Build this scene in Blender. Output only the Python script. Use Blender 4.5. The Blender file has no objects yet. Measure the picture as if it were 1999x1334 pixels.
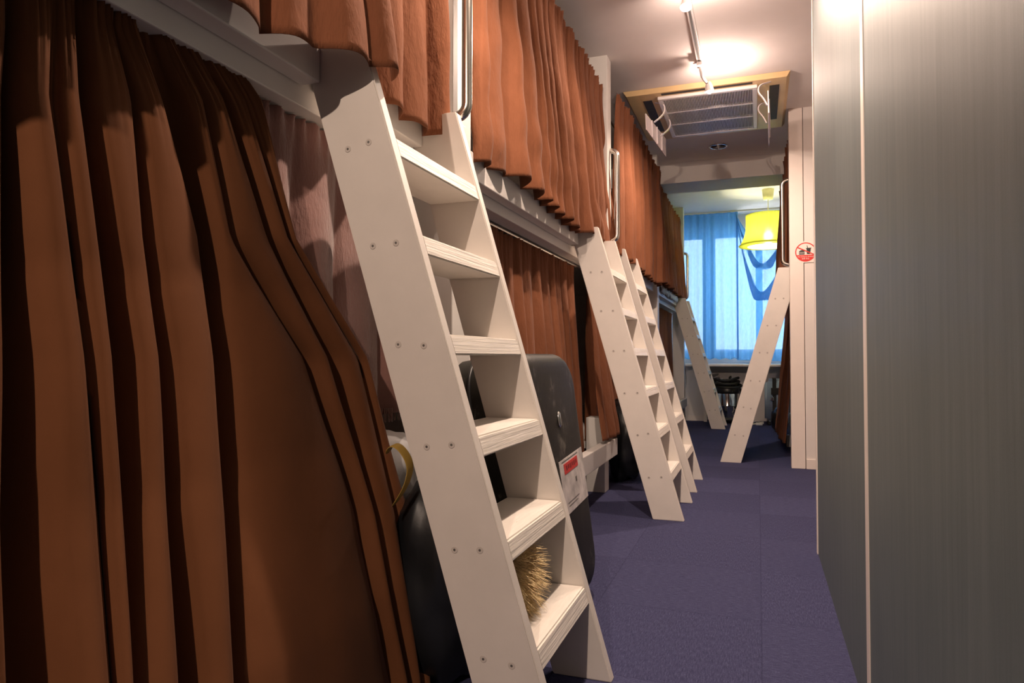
import bpy, bmesh, math, random
from mathutils import Vector, Matrix, noise

C = bpy.context.scene.collection
PI = math.pi
H = 0.8                     # camera height above the carpet

# ------------------------------------------------------------------ materials
def new_mat(name):
    m = bpy.data.materials.new(name)
    m.use_nodes = True
    nt = m.node_tree
    b = nt.nodes['Principled BSDF']
    return m, nt, b

def lnk(nt, a, b): nt.links.new(a, b)

def coords(nt, scale=(1, 1, 1), gen='Object', rot=(0, 0, 0)):
    tc = nt.nodes.new('ShaderNodeTexCoord')
    mp = nt.nodes.new('ShaderNodeMapping')
    mp.inputs['Scale'].default_value = scale
    mp.inputs['Rotation'].default_value = rot
    lnk(nt, tc.outputs[gen], mp.inputs['Vector'])
    return mp.outputs['Vector']

def noise_tex(nt, vec, scale, detail=4, rough=.55):
    n = nt.nodes.new('ShaderNodeTexNoise')
    n.inputs['Scale'].default_value = scale
    n.inputs['Detail'].default_value = detail
    n.inputs['Roughness'].default_value = rough
    if vec is not None: lnk(nt, vec, n.inputs['Vector'])
    return n.outputs['Fac']

def ramp(nt, fac, stops):
    r = nt.nodes.new('ShaderNodeValToRGB')
    els = r.color_ramp.elements
    while len(els) < len(stops): els.new(.5)
    for e, (p, c) in zip(els, stops):
        e.position = p
        e.color = (*c, 1)
    lnk(nt, fac, r.inputs['Fac'])
    return r.outputs['Color']

def bump(nt, b, fac, strength, dist=.01, prev=None):
    n = nt.nodes.new('ShaderNodeBump')
    n.inputs['Strength'].default_value = strength
    n.inputs['Distance'].default_value = dist
    lnk(nt, fac, n.inputs['Height'])
    if prev is not None: lnk(nt, prev, n.inputs['Normal'])
    lnk(nt, n.outputs['Normal'], b.inputs['Normal'])
    return n.outputs['Normal']

def mul(nt, a, k):
    m = nt.nodes.new('ShaderNodeMath'); m.operation = 'MULTIPLY'
    lnk(nt, a, m.inputs[0]); m.inputs[1].default_value = k
    return m.outputs[0]

def plain(name, col, rough=.5, metal=0., spec=.5, var=.06, vscale=8, bstr=0., bscale=60):
    m, nt, b = new_mat(name)
    v = coords(nt)
    n = noise_tex(nt, v, vscale)
    lo = tuple(max(0, c * (1 - var)) for c in col)
    hi = tuple(min(1, c * (1 + var)) for c in col)
    lnk(nt, ramp(nt, n, [(.3, lo), (.7, hi)]), b.inputs['Base Color'])
    b.inputs['Roughness'].default_value = rough
    b.inputs['Metallic'].default_value = metal
    b.inputs['Specular IOR Level'].default_value = spec
    if bstr: bump(nt, b, noise_tex(nt, v, bscale), bstr, .002)
    return m

def painted_wood(name, col, stretch, bstr, rough=.45, dirt=.06):
    """white painted timber: stretched grain bump, faint dirt"""
    m, nt, b = new_mat(name)
    v = coords(nt)
    d = noise_tex(nt, v, 7, 5, .6)
    lo = tuple(c * (1 - dirt) for c in col)
    lnk(nt, ramp(nt, d, [(.3, lo), (.65, col)]), b.inputs['Base Color'])
    b.inputs['Roughness'].default_value = rough
    g = noise_tex(nt, coords(nt, stretch), 60, 4, .65)
    bump(nt, b, g, bstr, .004)
    return m

def cloth(name, lo, hi, weave=900, bstr=.25, sheen=.06, wr=28, transl=.12, rough=.85):
    m, nt, b = new_mat(name)
    v = coords(nt)
    n = noise_tex(nt, v, 4, 6, .6)
    col = ramp(nt, n, [(.3, lo), (.7, hi)])
    lnk(nt, col, b.inputs['Base Color'])
    b.inputs['Roughness'].default_value = rough
    b.inputs['Specular IOR Level'].default_value = .15
    b.inputs['Sheen Weight'].default_value = sheen
    b.inputs['Sheen Roughness'].default_value = .4
    w1 = noise_tex(nt, coords(nt, (1, 1, .35)), wr, 5, .6)
    p = bump(nt, b, w1, bstr, .012)
    w2 = noise_tex(nt, v, weave, 2, .5)
    bump(nt, b, w2, .15, .001, p)
    if transl:
        out = nt.nodes['Material Output']
        tr = nt.nodes.new('ShaderNodeBsdfTranslucent')
        lnk(nt, col, tr.inputs['Color'])
        mx = nt.nodes.new('ShaderNodeMixShader')
        mx.inputs[0].default_value = transl
        lnk(nt, b.outputs[0], mx.inputs[1]); lnk(nt, tr.outputs[0], mx.inputs[2])
        lnk(nt, mx.outputs[0], out.inputs['Surface'])
    return m

def emit(name, col, s):
    m, nt, b = new_mat(name)
    b.inputs['Base Color'].default_value = (*col, 1)
    b.inputs['Emission Color'].default_value = (*col, 1)
    b.inputs['Emission Strength'].default_value = s
    return m

M = {}
M['stringer'] = painted_wood('white_painted_board', (.72, .67, .62), (.35, 1, .06), .05, .5, .08)
M['step'] = painted_wood('white_painted_step', (.80, .75, .68), (.5, .05, 2.2), .55, .45, .10)
M['frame'] = painted_wood('white_painted_timber', (.74, .71, .67), (1, 1, .05), .12, .5, .05)
M['rail'] = painted_wood('white_painted_rail', (.72, .69, .66), (1, .04, 1), .12, .5, .05)
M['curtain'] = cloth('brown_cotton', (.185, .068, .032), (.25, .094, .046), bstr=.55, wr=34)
M['curtain_near'] = cloth('brown_cotton_smooth_dim', (.135, .050, .019), (.165, .062, .025), bstr=.12, wr=12)  # same brown cotton, base colour darkened to stand in for weaker light
M['fleece'] = cloth('plum_brown_fleece', (.18, .090, .076), (.26, .135, .115), weave=260, bstr=.3, sheen=.8, transl=0, wr=150)
M['quilt'] = plain('white_quilt', (.70, .70, .74), .9, var=.2, vscale=14, bstr=.3, bscale=20)
M['mattress'] = plain('mattress_ticking', (.62, .60, .57), .9, bstr=.2, bscale=60)
M['wallpaint'] = plain('wall_paint', (.74, .69, .65), .7, var=.02, bstr=.08, bscale=180)
M['ceiling'] = plain('ceiling_paint', (.84, .78, .75), .8, var=.02, bstr=.1, bscale=120)
M['trimpaint'] = plain('trim_paint', (.80, .72, .66), .4, var=.02)
M['chrome'] = plain('brushed_steel', (.62, .58, .52), .22, 1.0, var=.05)
M['polished'] = plain('polished_steel', (.75, .74, .72), .08, 1.0, var=.02)
M['black'] = plain('black_plastic', (.012, .012, .013), .4)
M['rubber'] = plain('black_rubber', (.015, .015, .016), .6)
M['screw'] = plain('grey_screw', (.16, .15, .14), .5, .5)
M['filler'] = plain('screw_filler', (.55, .50, .46), .6)
M['white_plastic'] = plain('white_plastic', (.80, .76, .74), .35, var=.02)
M['pink_plastic'] = plain('pale_acrylic', (.82, .74, .74), .25, var=.03)
M['aged_plastic'] = plain('yellowed_plastic', (.74, .53, .27), .4, var=.08, vscale=3)
M['dark_slot'] = plain('dark_slot', (.03, .022, .02), .6, var=.3, vscale=30)
M['yellow_plastic'] = plain('cream_plastic', (.78, .74, .42), .4)
M['gold'] = plain('mustard_strap', (.42, .27, .05), .55, bstr=.2, bscale=300)
M['red'] = plain('red_print', (.62, .035, .03), .5)
M['ink'] = plain('black_print', (.02, .02, .02), .5)
M['redink'] = plain('dark_red_print', (.22, .01, .01), .5)
M['stickerwhite'] = plain('sticker_white', (.80, .72, .66), .35, var=.02)
M['worn_label'] = plain('worn_label_paper', (.62, .57, .55), .4, var=.32, vscale=22)
M['leather'] = plain('black_nylon', (.010, .011, .013), .38, spec=.5, var=.3, bstr=.5, bscale=14)
M['fur'] = plain('tan_fur', (.82, .54, .29), .8, var=.5, vscale=40)
M['white_cloth'] = plain('white_bedding', (.85, .85, .86), .9, bstr=.4, bscale=18)

# suitcase shell: scuffed dark plastic
m, nt, b = new_mat('scuffed_charcoal_shell')
v = coords(nt)
sc = noise_tex(nt, coords(nt, (1, 1, .6)), 9, 8, .75)
lnk(nt, ramp(nt, sc, [(.35, (.010, .0092, .0078)), (.55, (.019, .0175, .0145)), (.65, (.12, .11, .095))]), b.inputs['Base Color'])
b.inputs['Roughness'].default_value = .5
b.inputs['Specular IOR Level'].default_value = .2
bump(nt, b, noise_tex(nt, v, 420, 2, .5), .25, .002)
M['shell'] = m

# blue-grey ribbed suitcase
M['blueshell'] = plain('blue_grey_shell', (.30, .38, .48), .35, .0, var=.05)

# carpet tiles
m, nt, b = new_mat('navy_carpet_tiles')
tc = nt.nodes.new('ShaderNodeTexCoord')
sep = nt.nodes.new('ShaderNodeSeparateXYZ'); lnk(nt, tc.outputs['Object'], sep.inputs[0])
def math_n(op, a, bv=None):
    n = nt.nodes.new('ShaderNodeMath'); n.operation = op
    if hasattr(a, 'links'): lnk(nt, a, n.inputs[0])
    else: n.inputs[0].default_value = a
    if bv is not None:
        if hasattr(bv, 'links'): lnk(nt, bv, n.inputs[1])
        else: n.inputs[1].default_value = bv
    return n.outputs[0]
tx = math_n('DIVIDE', math_n('SUBTRACT', sep.outputs['X'], .004), .5)
ty = math_n('DIVIDE', math_n('SUBTRACT', sep.outputs['Y'], .22), .5)
fx, fy = math_n('FLOOR', tx), math_n('FLOOR', ty)
chk = math_n('MODULO', math_n('ADD', math_n('ADD', fx, fy), 40), 2)
wn = nt.nodes.new('ShaderNodeTexWhiteNoise'); wn.noise_dimensions = '2D'
cmb = nt.nodes.new('ShaderNodeCombineXYZ'); lnk(nt, fx, cmb.inputs[0]); lnk(nt, fy, cmb.inputs[1])
lnk(nt, cmb.outputs[0], wn.inputs['Vector'])
ga = noise_tex(nt, coords(nt, (1, .12, 1)), 330, 3, .7)
gb = noise_tex(nt, coords(nt, (.12, 1, 1)), 330, 3, .7)
mixg = nt.nodes.new('ShaderNodeMix'); mixg.data_type = 'FLOAT'
lnk(nt, chk, mixg.inputs[0]); lnk(nt, ga, mixg.inputs[2]); lnk(nt, gb, mixg.inputs[3])
pile = noise_tex(nt, coords(nt), 260, 4, .8)
val = math_n('ADD', math_n('MULTIPLY', mixg.outputs[0], .5), math_n('MULTIPLY', pile, .5))
val = math_n('ADD', val, math_n('MULTIPLY', math_n('SUBTRACT', wn.outputs['Value'], .5), .03))
val = math_n('ADD', val, math_n('MULTIPLY', math_n('SUBTRACT', chk, .5), .018))
# seam lines
def seam(t):
    f = math_n('FRACT', t)
    d = math_n('MINIMUM', f, math_n('SUBTRACT', 1.0, f))
    return math_n('LESS_THAN', d, .004)
sm = math_n('MAXIMUM', seam(tx), seam(ty))
val = math_n('SUBTRACT', val, math_n('MULTIPLY', sm, .06))
lnk(nt, ramp(nt, val, [(.3, (.021, .023, .052)), (.5, (.049, .051, .112)), (.75, (.125, .13, .245))]), b.inputs['Base Color'])
b.inputs['Roughness'].default_value = .95
b.inputs['Specular IOR Level'].default_value = .1
bump(nt, b, val, .6, .004)
M['carpet'] = m

# laminated partition panel: vertical streaks
def streak_mat(name, a, c):
    m, nt, b = new_mat(name)
    s1 = noise_tex(nt, coords(nt, (1, 1, .045)), 42, 6, .72)
    s2 = noise_tex(nt, coords(nt, (1, 1, .02)), 240, 3, .7)
    s3 = noise_tex(nt, coords(nt), 2.5, 3, .5)
    s4 = noise_tex(nt, coords(nt), 1100, 1, .5)
    def ad(x, y):
        n = nt.nodes.new('ShaderNodeMath'); n.operation = 'ADD'
        lnk(nt, x, n.inputs[0]); lnk(nt, y, n.inputs[1]); return n.outputs[0]
    f = ad(ad(mul(nt, s1, .42), mul(nt, s2, .16)), ad(mul(nt, s3, .22), mul(nt, s4, .20)))
    lnk(nt, ramp(nt, f, [(.33, a), (.68, c)]), b.inputs['Base Color'])
    b.inputs['Roughness'].default_value = .5
    b.inputs['Specular IOR Level'].default_value = .35
    bump(nt, b, s4, .06, .001)
    return m
M['panel'] = streak_mat('grey_green_laminate', (.078, .105, .110), (.160, .190, .193))

# fittings that let light through
def translucent_mat(name, col, tint, mix, emitc=None, es=0, stretch=(1, 1, .05)):
    m, nt, b = new_mat(name)
    out = nt.nodes['Material Output']
    n = noise_tex(nt, coords(nt, stretch), 60, 4, .6)
    c = ramp(nt, n, [(.3, col), (.7, tint)])
    lnk(nt, c, b.inputs['Base Color'])
    b.inputs['Roughness'].default_value = .8
    if es:
        b.inputs['Emission Color'].default_value = (*emitc, 1)
        b.inputs['Emission Strength'].default_value = es
    tr = nt.nodes.new('ShaderNodeBsdfTranslucent'); lnk(nt, c, tr.inputs['Color'])
    mx = nt.nodes.new('ShaderNodeMixShader'); mx.inputs[0].default_value = mix
    lnk(nt, b.outputs[0], mx.inputs[1]); lnk(nt, tr.outputs[0], mx.inputs[2])
    lnk(nt, mx.outputs[0], out.inputs['Surface'])
    return m, nt, mx
ms, nt, mx = translucent_mat('yellow_shade', (.80, .80, .13), (.88, .88, .20), .6)
out = nt.nodes['Material Output']
rf = nt.nodes.new('ShaderNodeBsdfRefraction'); rf.inputs['Color'].default_value = (1, 1, .7, 1)
rf.inputs['Roughness'].default_value = .42; rf.inputs['IOR'].default_value = 1.25
mx2 = nt.nodes.new('ShaderNodeMixShader'); mx2.inputs[0].default_value = .5
lnk(nt, mx.outputs[0], mx2.inputs[1]); lnk(nt, rf.outputs[0], mx2.inputs[2]); lnk(nt, mx2.outputs[0], out.inputs['Surface'])
M['shade'] = ms
M['diffuser'] = emit('lamp_diffuser', (1, 1, .72), 3.5)
mb, nt, mx = translucent_mat('blue_window_cloth', (.15, .40, .64), (.20, .46, .70), .62, stretch=(1, 1, .3))
# sheer weave: some straight-through light
out = nt.nodes['Material Output']
tp = nt.nodes.new('ShaderNodeBsdfTransparent'); tp.inputs['Color'].default_value = (.78, .86, .98, 1)
mx2 = nt.nodes.new('ShaderNodeMixShader'); mx2.inputs[0].default_value = .30
lnk(nt, mx.outputs[0], mx2.inputs[1]); lnk(nt, tp.outputs[0], mx2.inputs[2])
lnk(nt, mx2.outputs[0], out.inputs['Surface'])
M['bluecloth'] = mb
m, nt, b = new_mat('window_glass')
b.inputs['Transmission Weight'].default_value = 1
b.inputs['Roughness'].default_value = .0
b.inputs['IOR'].default_value = 1.02
b.inputs['Base Color'].default_value = (.95, .98, 1, 1)
M['glass'] = m
M['bulb'] = emit('halogen_bulb', (1, .80, .64), 160)

# ------------------------------------------------------------------ mesh helpers
def obj(name, bm, mat, parent=None, smooth=False, origin=None):
    """link a bmesh as one object; coordinates are world unless origin given (then shifted)"""
    me = bpy.data.meshes.new(name)
    if origin is not None:
        bmesh.ops.translate(bm, verts=bm.verts, vec=-Vector(origin))
    bmesh.ops.recalc_face_normals(bm, faces=bm.faces)
    bm.to_mesh(me); bm.free()
    if isinstance(mat, (list, tuple)):
        for x in mat: me.materials.append(x)
    else: me.materials.append(mat)
    if smooth:
        for p in me.polygons: p.use_smooth = True
    o = bpy.data.objects.new(name, me)
    C.objects.link(o)
    if origin is not None and parent is None: o.location = origin
    if parent is not None: o.parent = parent
    return o

def part(name, bm, mat, parent, smooth=False, label=None):
    """bm in world coordinates; parented with a matching local offset"""
    w = Vector((0, 0, 0)); p = parent
    while p is not None:
        w += p.location; p = p.parent
    bmesh.ops.translate(bm, verts=bm.verts, vec=-w)
    o = obj(name, bm, mat, parent, smooth)
    if label: o['label'] = label
    return o

def thing(name, label, cat, loc=(0, 0, 0), group=None):
    o = bpy.data.objects.new(name, None)
    o.empty_display_size = .1
    C.objects.link(o); o.location = loc
    o['label'] = label; o['category'] = cat
    if group: o['group'] = group
    return o

def tag(o, label, cat, group=None, kind=None):
    o['label'] = label; o['category'] = cat
    if group: o['group'] = group
    if kind: o['kind'] = kind
    return o

def struct(name, bm, mat, label=None, cat=None):
    o = obj(name, bm, mat)
    o['kind'] = 'structure'
    if label: o['label'] = label
    if cat: o['category'] = cat
    return o

def box(bm, x0, x1, y0, y1, z0, z1, bev=0.):
    r = bmesh.ops.create_cube(bm, size=1)
    vs = r['verts']
    for v in vs:
        v.co.x = x0 + (v.co.x + .5) * (x1 - x0)
        v.co.y = y0 + (v.co.y + .5) * (y1 - y0)
        v.co.z = z0 + (v.co.z + .5) * (z1 - z0)
    if bev:
        es = list({e for v in vs for e in v.link_edges})
        bmesh.ops.bevel(bm, geom=es, offset=bev, segments=2, affect='EDGES', profile=.5)
    return bm

def B(*a): return box(bmesh.new(), *a)

def prism(bm, poly, axis, a0, a1, bev=0.):
    """poly of 2D points extruded along axis ('x','y','z'); a0/a1 may be functions of the 2D point"""
    f0 = a0 if callable(a0) else (lambda p: a0)
    f1 = a1 if callable(a1) else (lambda p: a1)
    def P(p, t):
        if axis == 'y': return (p[0], t, p[1])
        if axis == 'x': return (t, p[0], p[1])
        return (p[0], p[1], t)
    A = [bm.verts.new(P(p, f0(p))) for p in poly]
    Bv = [bm.verts.new(P(p, f1(p))) for p in poly]
    n = len(poly)
    bm.faces.new(A); bm.faces.new(list(reversed(Bv)))
    for i in range(n):
        bm.faces.new([A[i], Bv[i], Bv[(i + 1) % n], A[(i + 1) % n]])
    if bev:
        bmesh.ops.recalc_face_normals(bm, faces=bm.faces)
        es = list({e for v in A + Bv for e in v.link_edges})
        bmesh.ops.bevel(bm, geom=es, offset=bev, segments=2, affect='EDGES')
    return bm

def tube(bm, pts, r, seg=12, cap=True):
    """round tube along a polyline; r a number or list"""
    pts = [Vector(p) for p in pts]
    n = len(pts)
    rs = r if isinstance(r, (list, tuple)) else [r] * n
    rings = []
    prev = None
    for i, p in enumerate(pts):
        if i == 0: t = pts[1] - p
        elif i == n - 1: t = p - pts[-2]
        else: t = (pts[i + 1] - p).normalized() + (p - pts[i - 1]).normalized()
        t.normalize()
        if prev is None:
            a = t.orthogonal().normalized()
        else:
            a = prev - t * prev.dot(t)
            if a.length < 1e-6: a = t.orthogonal()
            a.normalize()
        prev = a
        bb = t.cross(a)
        rings.append([bm.verts.new(p + (a * math.cos(2 * PI * k / seg) + bb * math.sin(2 * PI * k / seg)) * rs[i]) for k in range(seg)])
    for i in range(n - 1):
        for k in range(seg):
            bm.faces.new([rings[i][k], rings[i][(k + 1) % seg], rings[i + 1][(k + 1) % seg], rings[i + 1][k]])
    if cap:
        bm.faces.new(list(reversed(rings[0]))); bm.faces.new(rings[-1])
    return bm

def lathe(bm, prof, cx, cy, seg=32, cap=True, pleat=0, pamp=0.):
    """profile list of (r, z) turned about a vertical axis"""
    rings = []
    for (r, z) in prof:
        rings.append([bm.verts.new((cx + (r + pamp * math.cos(pleat * 2 * PI * k / seg)) * math.cos(2 * PI * k / seg),
                                    cy + (r + pamp * math.cos(pleat * 2 * PI * k / seg)) * math.sin(2 * PI * k / seg), z)) for k in range(seg)])
    for i in range(len(prof) - 1):
        for k in range(seg):
            bm.faces.new([rings[i][k], rings[i][(k + 1) % seg], rings[i + 1][(k + 1) % seg], rings[i + 1][k]])
    if cap:
        bm.faces.new(list(reversed(rings[0]))); bm.faces.new(rings[-1])
    return bm

def arc(c, r, a0, a1, n, ux, uz):
    """points of an arc in the plane of unit vectors ux, uz"""
    c, ux, uz = Vector(c), Vector(ux), Vector(uz)
    return [c + ux * (r * math.cos(a0 + (a1 - a0) * i / n)) + uz * (r * math.sin(a0 + (a1 - a0) * i / n)) for i in range(n + 1)]

def smoothstep(t): t = max(0., min(1., t)); return t * t * (3 - 2 * t)

def lerp_tab(tab, x):
    if x <= tab[0][0]: return tab[0][1]
    for (a, fa), (b_, fb) in zip(tab, tab[1:]):
        if x <= b_: return fa + (fb - fa) * (x - a) / (b_ - a)
    return tab[-1][1]

def sheet(name, grid, mat, parent=None, thick=.002, origin=None):
    """grid[j][i] of Vector -> one cloth mesh with a thin solidify"""
    bm = bmesh.new()
    V = [[bm.verts.new(p) for p in row] for row in grid]
    for j in range(len(V) - 1):
        for i in range(len(V[0]) - 1):
            bm.faces.new([V[j][i], V[j][i + 1], V[j + 1][i + 1], V[j + 1][i]])
    if parent is None:
        o = obj(name, bm, mat, None, True, origin)
    else:
        o = part(name, bm, mat, parent, True)
    s = o.modifiers.new('thickness', 'SOLIDIFY'); s.thickness = thick; s.offset = 0
    return o

def hanging(name, mat, x, y0, y1, ztop, zbot, n, amp, seed, out=1, flare=0., header=.045, edge0=None, edge1=None,
            xfun=None, zb=None, nu=None, nv=56, wrinkle=.006, drift=.5, grow=.4, sway=0.):
    """a gathered curtain along Y at x; out=+1 means the room lies towards +X.
    edge0/edge1 shift the two side edges in Y as a function of v (0 top..1 bottom)."""
    rnd = random.Random(seed)
    w = [rnd.uniform(.55, 1.5) for _ in range(n)]
    s = sum(w); b = [0]
    for q in w: b.append(b[-1] + q / s)
    fa = [rnd.uniform(.45, 1.2) for _ in range(n)]
    sk = [rnd.uniform(-.25, .25) for _ in range(n)]
    nu = nu or max(40, n * 14)
    def prof(u):
        u = max(0., min(.99999, u))
        for i in range(n):
            if u < b[i + 1]:
                t = (u - b[i]) / (b[i + 1] - b[i])
                t = t + sk[i] * math.sin(PI * t) * .5
                return fa[i] * (math.sin(PI * max(0, min(1, t))) ** .8), i
        return 0., n - 1
    rows = []
    for j in range(-3, nv + 1):
        v = max(0, j) / nv
        row = []
        for i in range(nu + 1):
            u = i / nu
            uu = u + drift * .06 * v * (noise.noise(Vector((u * 5, seed * 3.1, v * 1.5)))) * (4 * u * (1 - u)) ** .5
            d, k = prof(uu)
            a = amp * (grow + (1 - grow) * smoothstep(v * 1.6))
            xx = a * (d - .45)
            # gathered heading
            ruf = math.exp(-v / .05)
            xx += ruf * .008 * math.sin(u * n * 23 + math.sin(u * 40 + seed))
            xx += wrinkle * v * noise.noise(Vector((u * 9, v * 7, seed * 1.7)))
            e0 = edge0(v) if edge0 else 0.
            e1 = edge1(v) if edge1 else 0.
            ya = y0 + e0; yb = y1 + e1
            y = ya + (yb - ya) * u + sway * v * math.sin(u * 6 + seed) * .02
            zbo = zbot if zb is None else zb(u)
            zbo += .006 * (d - .5) + .006 * noise.noise(Vector((u * 11, seed, 2)))
            if j < 0:
                z = ztop + header * (-j) / 3 * (.75 + .35 * noise.noise(Vector((u * 60, seed, 0))))
                xx += .006 * math.sin(u * n * 31 + seed) * (-j) / 3
            else:
                z = ztop + (zbo - ztop) * v
            bx = x + (xfun(u, v) if xfun else 0.) + out * flare * v ** 1.5
            row.append(Vector((bx + out * xx, y, z)))
        rows.append(row)
    return sheet(name, rows, mat, origin=(x, (y0 + y1) / 2, zbot))

# ------------------------------------------------------------------ setting
XL, XR = -1.84, 1.5
YB, YF = -2.9, 9.06
CEIL = 2.6
struct('floor', B(XL - .1, XR + .1, YB - .1, YF + .1, -.1, 0), M['carpet'], 'dark navy carpet tiles along the corridor', 'floor')
struct('ceiling', B(XL - .1, XR + .1, YB - .1, YF + .1, CEIL, CEIL + .1), M['ceiling'], 'pale painted ceiling with track light and air vent', 'ceiling')
struct('wall_left', B(XL - .1, XL, YB, YF, 0, CEIL), M['wallpaint'])
struct('wall_rear', B(XL, XR, YB - .1, YB, 0, CEIL), M['wallpaint'])
struct('wall_side', B(XR, XR + .1, YB, YF, 0, CEIL), M['wallpaint'])
# window wall with an opening
WX0, WX1, WZ0, WZ1 = -.98, .62, .80, 2.38
bm = bmesh.new()
box(bm, XL, WX0, YF, YF + .12, 0, CEIL); box(bm, WX1, XR, YF, YF + .12, 0, CEIL)
box(bm, WX0, WX1, YF, YF + .12, 0, WZ0); box(bm, WX0, WX1, YF, YF + .12, WZ1, CEIL)
struct('wall_front', bm, M['wallpaint'])
wf = bmesh.new()
for (a, c) in ((WX0, WX0 + .06), (-.665, -.505), (-.02, .06), (WX1 - .06, WX1)):
    box(wf, a, c, YF + .03, YF + .09, WZ0, WZ1, .004)
for (a, c) in ((WZ0, WZ0 + .06), (WZ1 - .06, WZ1)):
    box(wf, WX0, WX1, YF + .035, YF + .085, a, c, .004)
win = struct('window_1', wf, M['white_plastic'], 'bright window behind the blue curtains', 'window')
for (a, c) in ((WX0 + .06, -.665), (-.505, -.02), (.06, WX1 - .06)):
    part('pane', B(a, c, YF + .055, YF + .06, WZ0 + .06, WZ1 - .06), M['glass'], win)
# partition on the right: two laminate panels, white joint and end strips
PX = .224
struct('wall_right', B(PX, PX + .05, YB, 1.665, 0, CEIL), M['panel'], 'near grey-green streaked laminate partition panel', 'wall')
struct('wall_right_far', B(PX, PX + .05, 1.705, 3.035, 0, CEIL), M['panel'], 'narrower grey-green laminate panel beyond the white joint strip', 'wall')
struct('trim_1', B(PX - .002, PX + .05, 1.665, 1.705, 0, CEIL), M['trimpaint'], 'white vertical joint strip between the two laminate panels', 'trim')
struct('trim_2', B(PX - .004, PX + .056, 3.035, 3.065, 0, CEIL, .002), M['trimpaint'], 'white end strip closing the far edge of the partition', 'trim')
# wall stub facing the camera with a boxed corner, groove, baseboard
bm = bmesh.new()
box(bm, .318, XR, 5.31, 5.41, 0, CEIL)
struct('wall_right_stub', bm, M['wallpaint'], 'cream wall stub carrying the no-food sign', 'wall')
struct('trim_3', B(.221, .314, 5.305, 5.40, 0, CEIL, .003), M['trimpaint'], 'cream boxed corner board left of the no-food sign', 'trim')
struct('baseboard_right', B(.318, XR, 5.30, 5.31, 0, .07, .002), M['trimpaint'])
struct('ceiling_beam', B(XL, XR, 6.45, 6.87, 2.415, CEIL), M['wallpaint'], 'low ceiling beam beyond the air vent', 'beam')
struct('wall_right_bay', B(1.2, 1.25, 5.41, 9.06, 0, CEIL), M['wallpaint'])

# ------------------------------------------------------------------ bunk beds
RZ0, RZ1 = 1.378, 1.465      # facing board of the upper rail
XF = -.865                   # its front
LADDERS = [(1.235, 1.705), (3.415, 3.885), (4.165, 4.635), (7.90, 8.37)]
def bunk(label, y0, y1, ladders, post_y, bar_y, lower_end=None, block=None, stub=False):
    t = thing('bunk_bed', label, 'bunk bed', (-.95, (y0 + y1) / 2, 0), 'bunk beds along the left wall')
    # facing board broken where the ladder cheeks pass
    lean_ = .027 if y0 < 0 else 0.
    cuts = sorted([c for (a, b_) in ladders for c in ((a - .001 - lean_, a + .031 - lean_ * .85), (b_ - .031, b_ + .001))])
    segs, s = [], y0
    for a, b_ in cuts:
        if a > s: segs.append((s, a))
        s = b_
    segs.append((s, y1))
    for a, b_ in segs:
        if b_ - a > .02:
            part('rail_board', B(-.912, XF, a, b_, RZ0, RZ1, .003), M['rail'], t)
    part('rail_beam', B(-.985, -.914, y0, y1, 1.335, RZ1 - .005, .003), M['rail'], t)
    part('upper_deck', B(-1.80, -.99, y0, y1, 1.36, 1.40), M['frame'], t)
    part('lower_deck', B(-1.80, -.995, y0, y1, .24, .28), M['frame'], t)
    le = lower_end if lower_end is not None else y1
    lx = -.94 if y0 < 0 else -.80
    part('lower_rail', B(lx - .05, lx, y0 + (.42 if 1.5 < y0 < 3 else .62 if 3 < y0 < 5 else .02), le, .212, .312, .004), M['rail'], t)
    py0, py1 = post_y
    if stub:
        part('post', B(-.965, -.832, py0, py1, RZ1 - .13, CEIL, .003), M['frame'], t)
        part('leg', B(-.965, -.852, py0, py1, 0, .44, .003), M['frame'], t)
    else:
        part('post', B(-.965, -.832, py0, py1, 0, CEIL, .003), M['frame'], t)
    part('end_panel', B(-1.83, -1.0, py0 + .04, py0 + .06, 1.40 if y0 < 3 else .02, 2.2), M['wallpaint'], t)  # unseen; lower part on the two far bunks added to block daylight
    part('curtain_rod', tube(bmesh.new(), [(-.93, y0, 2.40), (-.93, y1, 2.40)], .008, 8), M['chrome'], t)
    part('curtain_rod', tube(bmesh.new(), [(-.985, y0, 1.322), (-.985, y1, 1.322)], .007, 8), M['chrome'], t)
    if bar_y is not None:
        zb, zt, r, xo = 1.50, 2.045, .032, -.79
        p = [(-.835, bar_y, zb)] + arc((xo - .035, bar_y, zb + .035), .035, -PI / 2, 0, 6, (1, 0, 0), (0, 0, 1)) \
            + arc((xo - .035, bar_y, zt - .035), .035, 0, PI / 2, 6, (1, 0, 0), (0, 0, 1)) + [(-.835, bar_y, zt)]
        part('grab_bar', tube(bmesh.new(), p, .016, 16), M['chrome'], t, True, 'brushed steel grab bar')
    if block:
        part('rail_block', B(-.83, -.785, block[0], block[1], 1.385, 1.462, .003), M['rail'], t)
    return t
bunk('nearest white bunk bed behind the nearest ladder', -.45, 1.79, LADDERS[:1], (1.80, 1.935), 1.808, block=(1.725, 1.79))
bunk('second white bunk bed, between the nearest ladder and the next ladder', 1.945, 3.97, LADDERS[1:2], (3.98, 4.09), 4.06, 4.10, stub=True)
bunk('third white bunk bed, behind the third ladder from the camera', 4.10, 6.10, LADDERS[2:3], (6.11, 6.21), None)
bunk('farthest white bunk bed on the left, next to the blue window', 6.22, 8.385, LADDERS[3:4], (8.39, 8.49), 8.43)
def mattress(label, x0, x1, y0, y1, z, grp):
    bm = B(x0, x1, y0, y1, z, z + .09, .02)
    o = obj('mattress', bm, M['mattress'], None, True, ((x0 + x1) / 2, (y0 + y1) / 2, z))
    return tag(o, label, 'mattress', grp)
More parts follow.
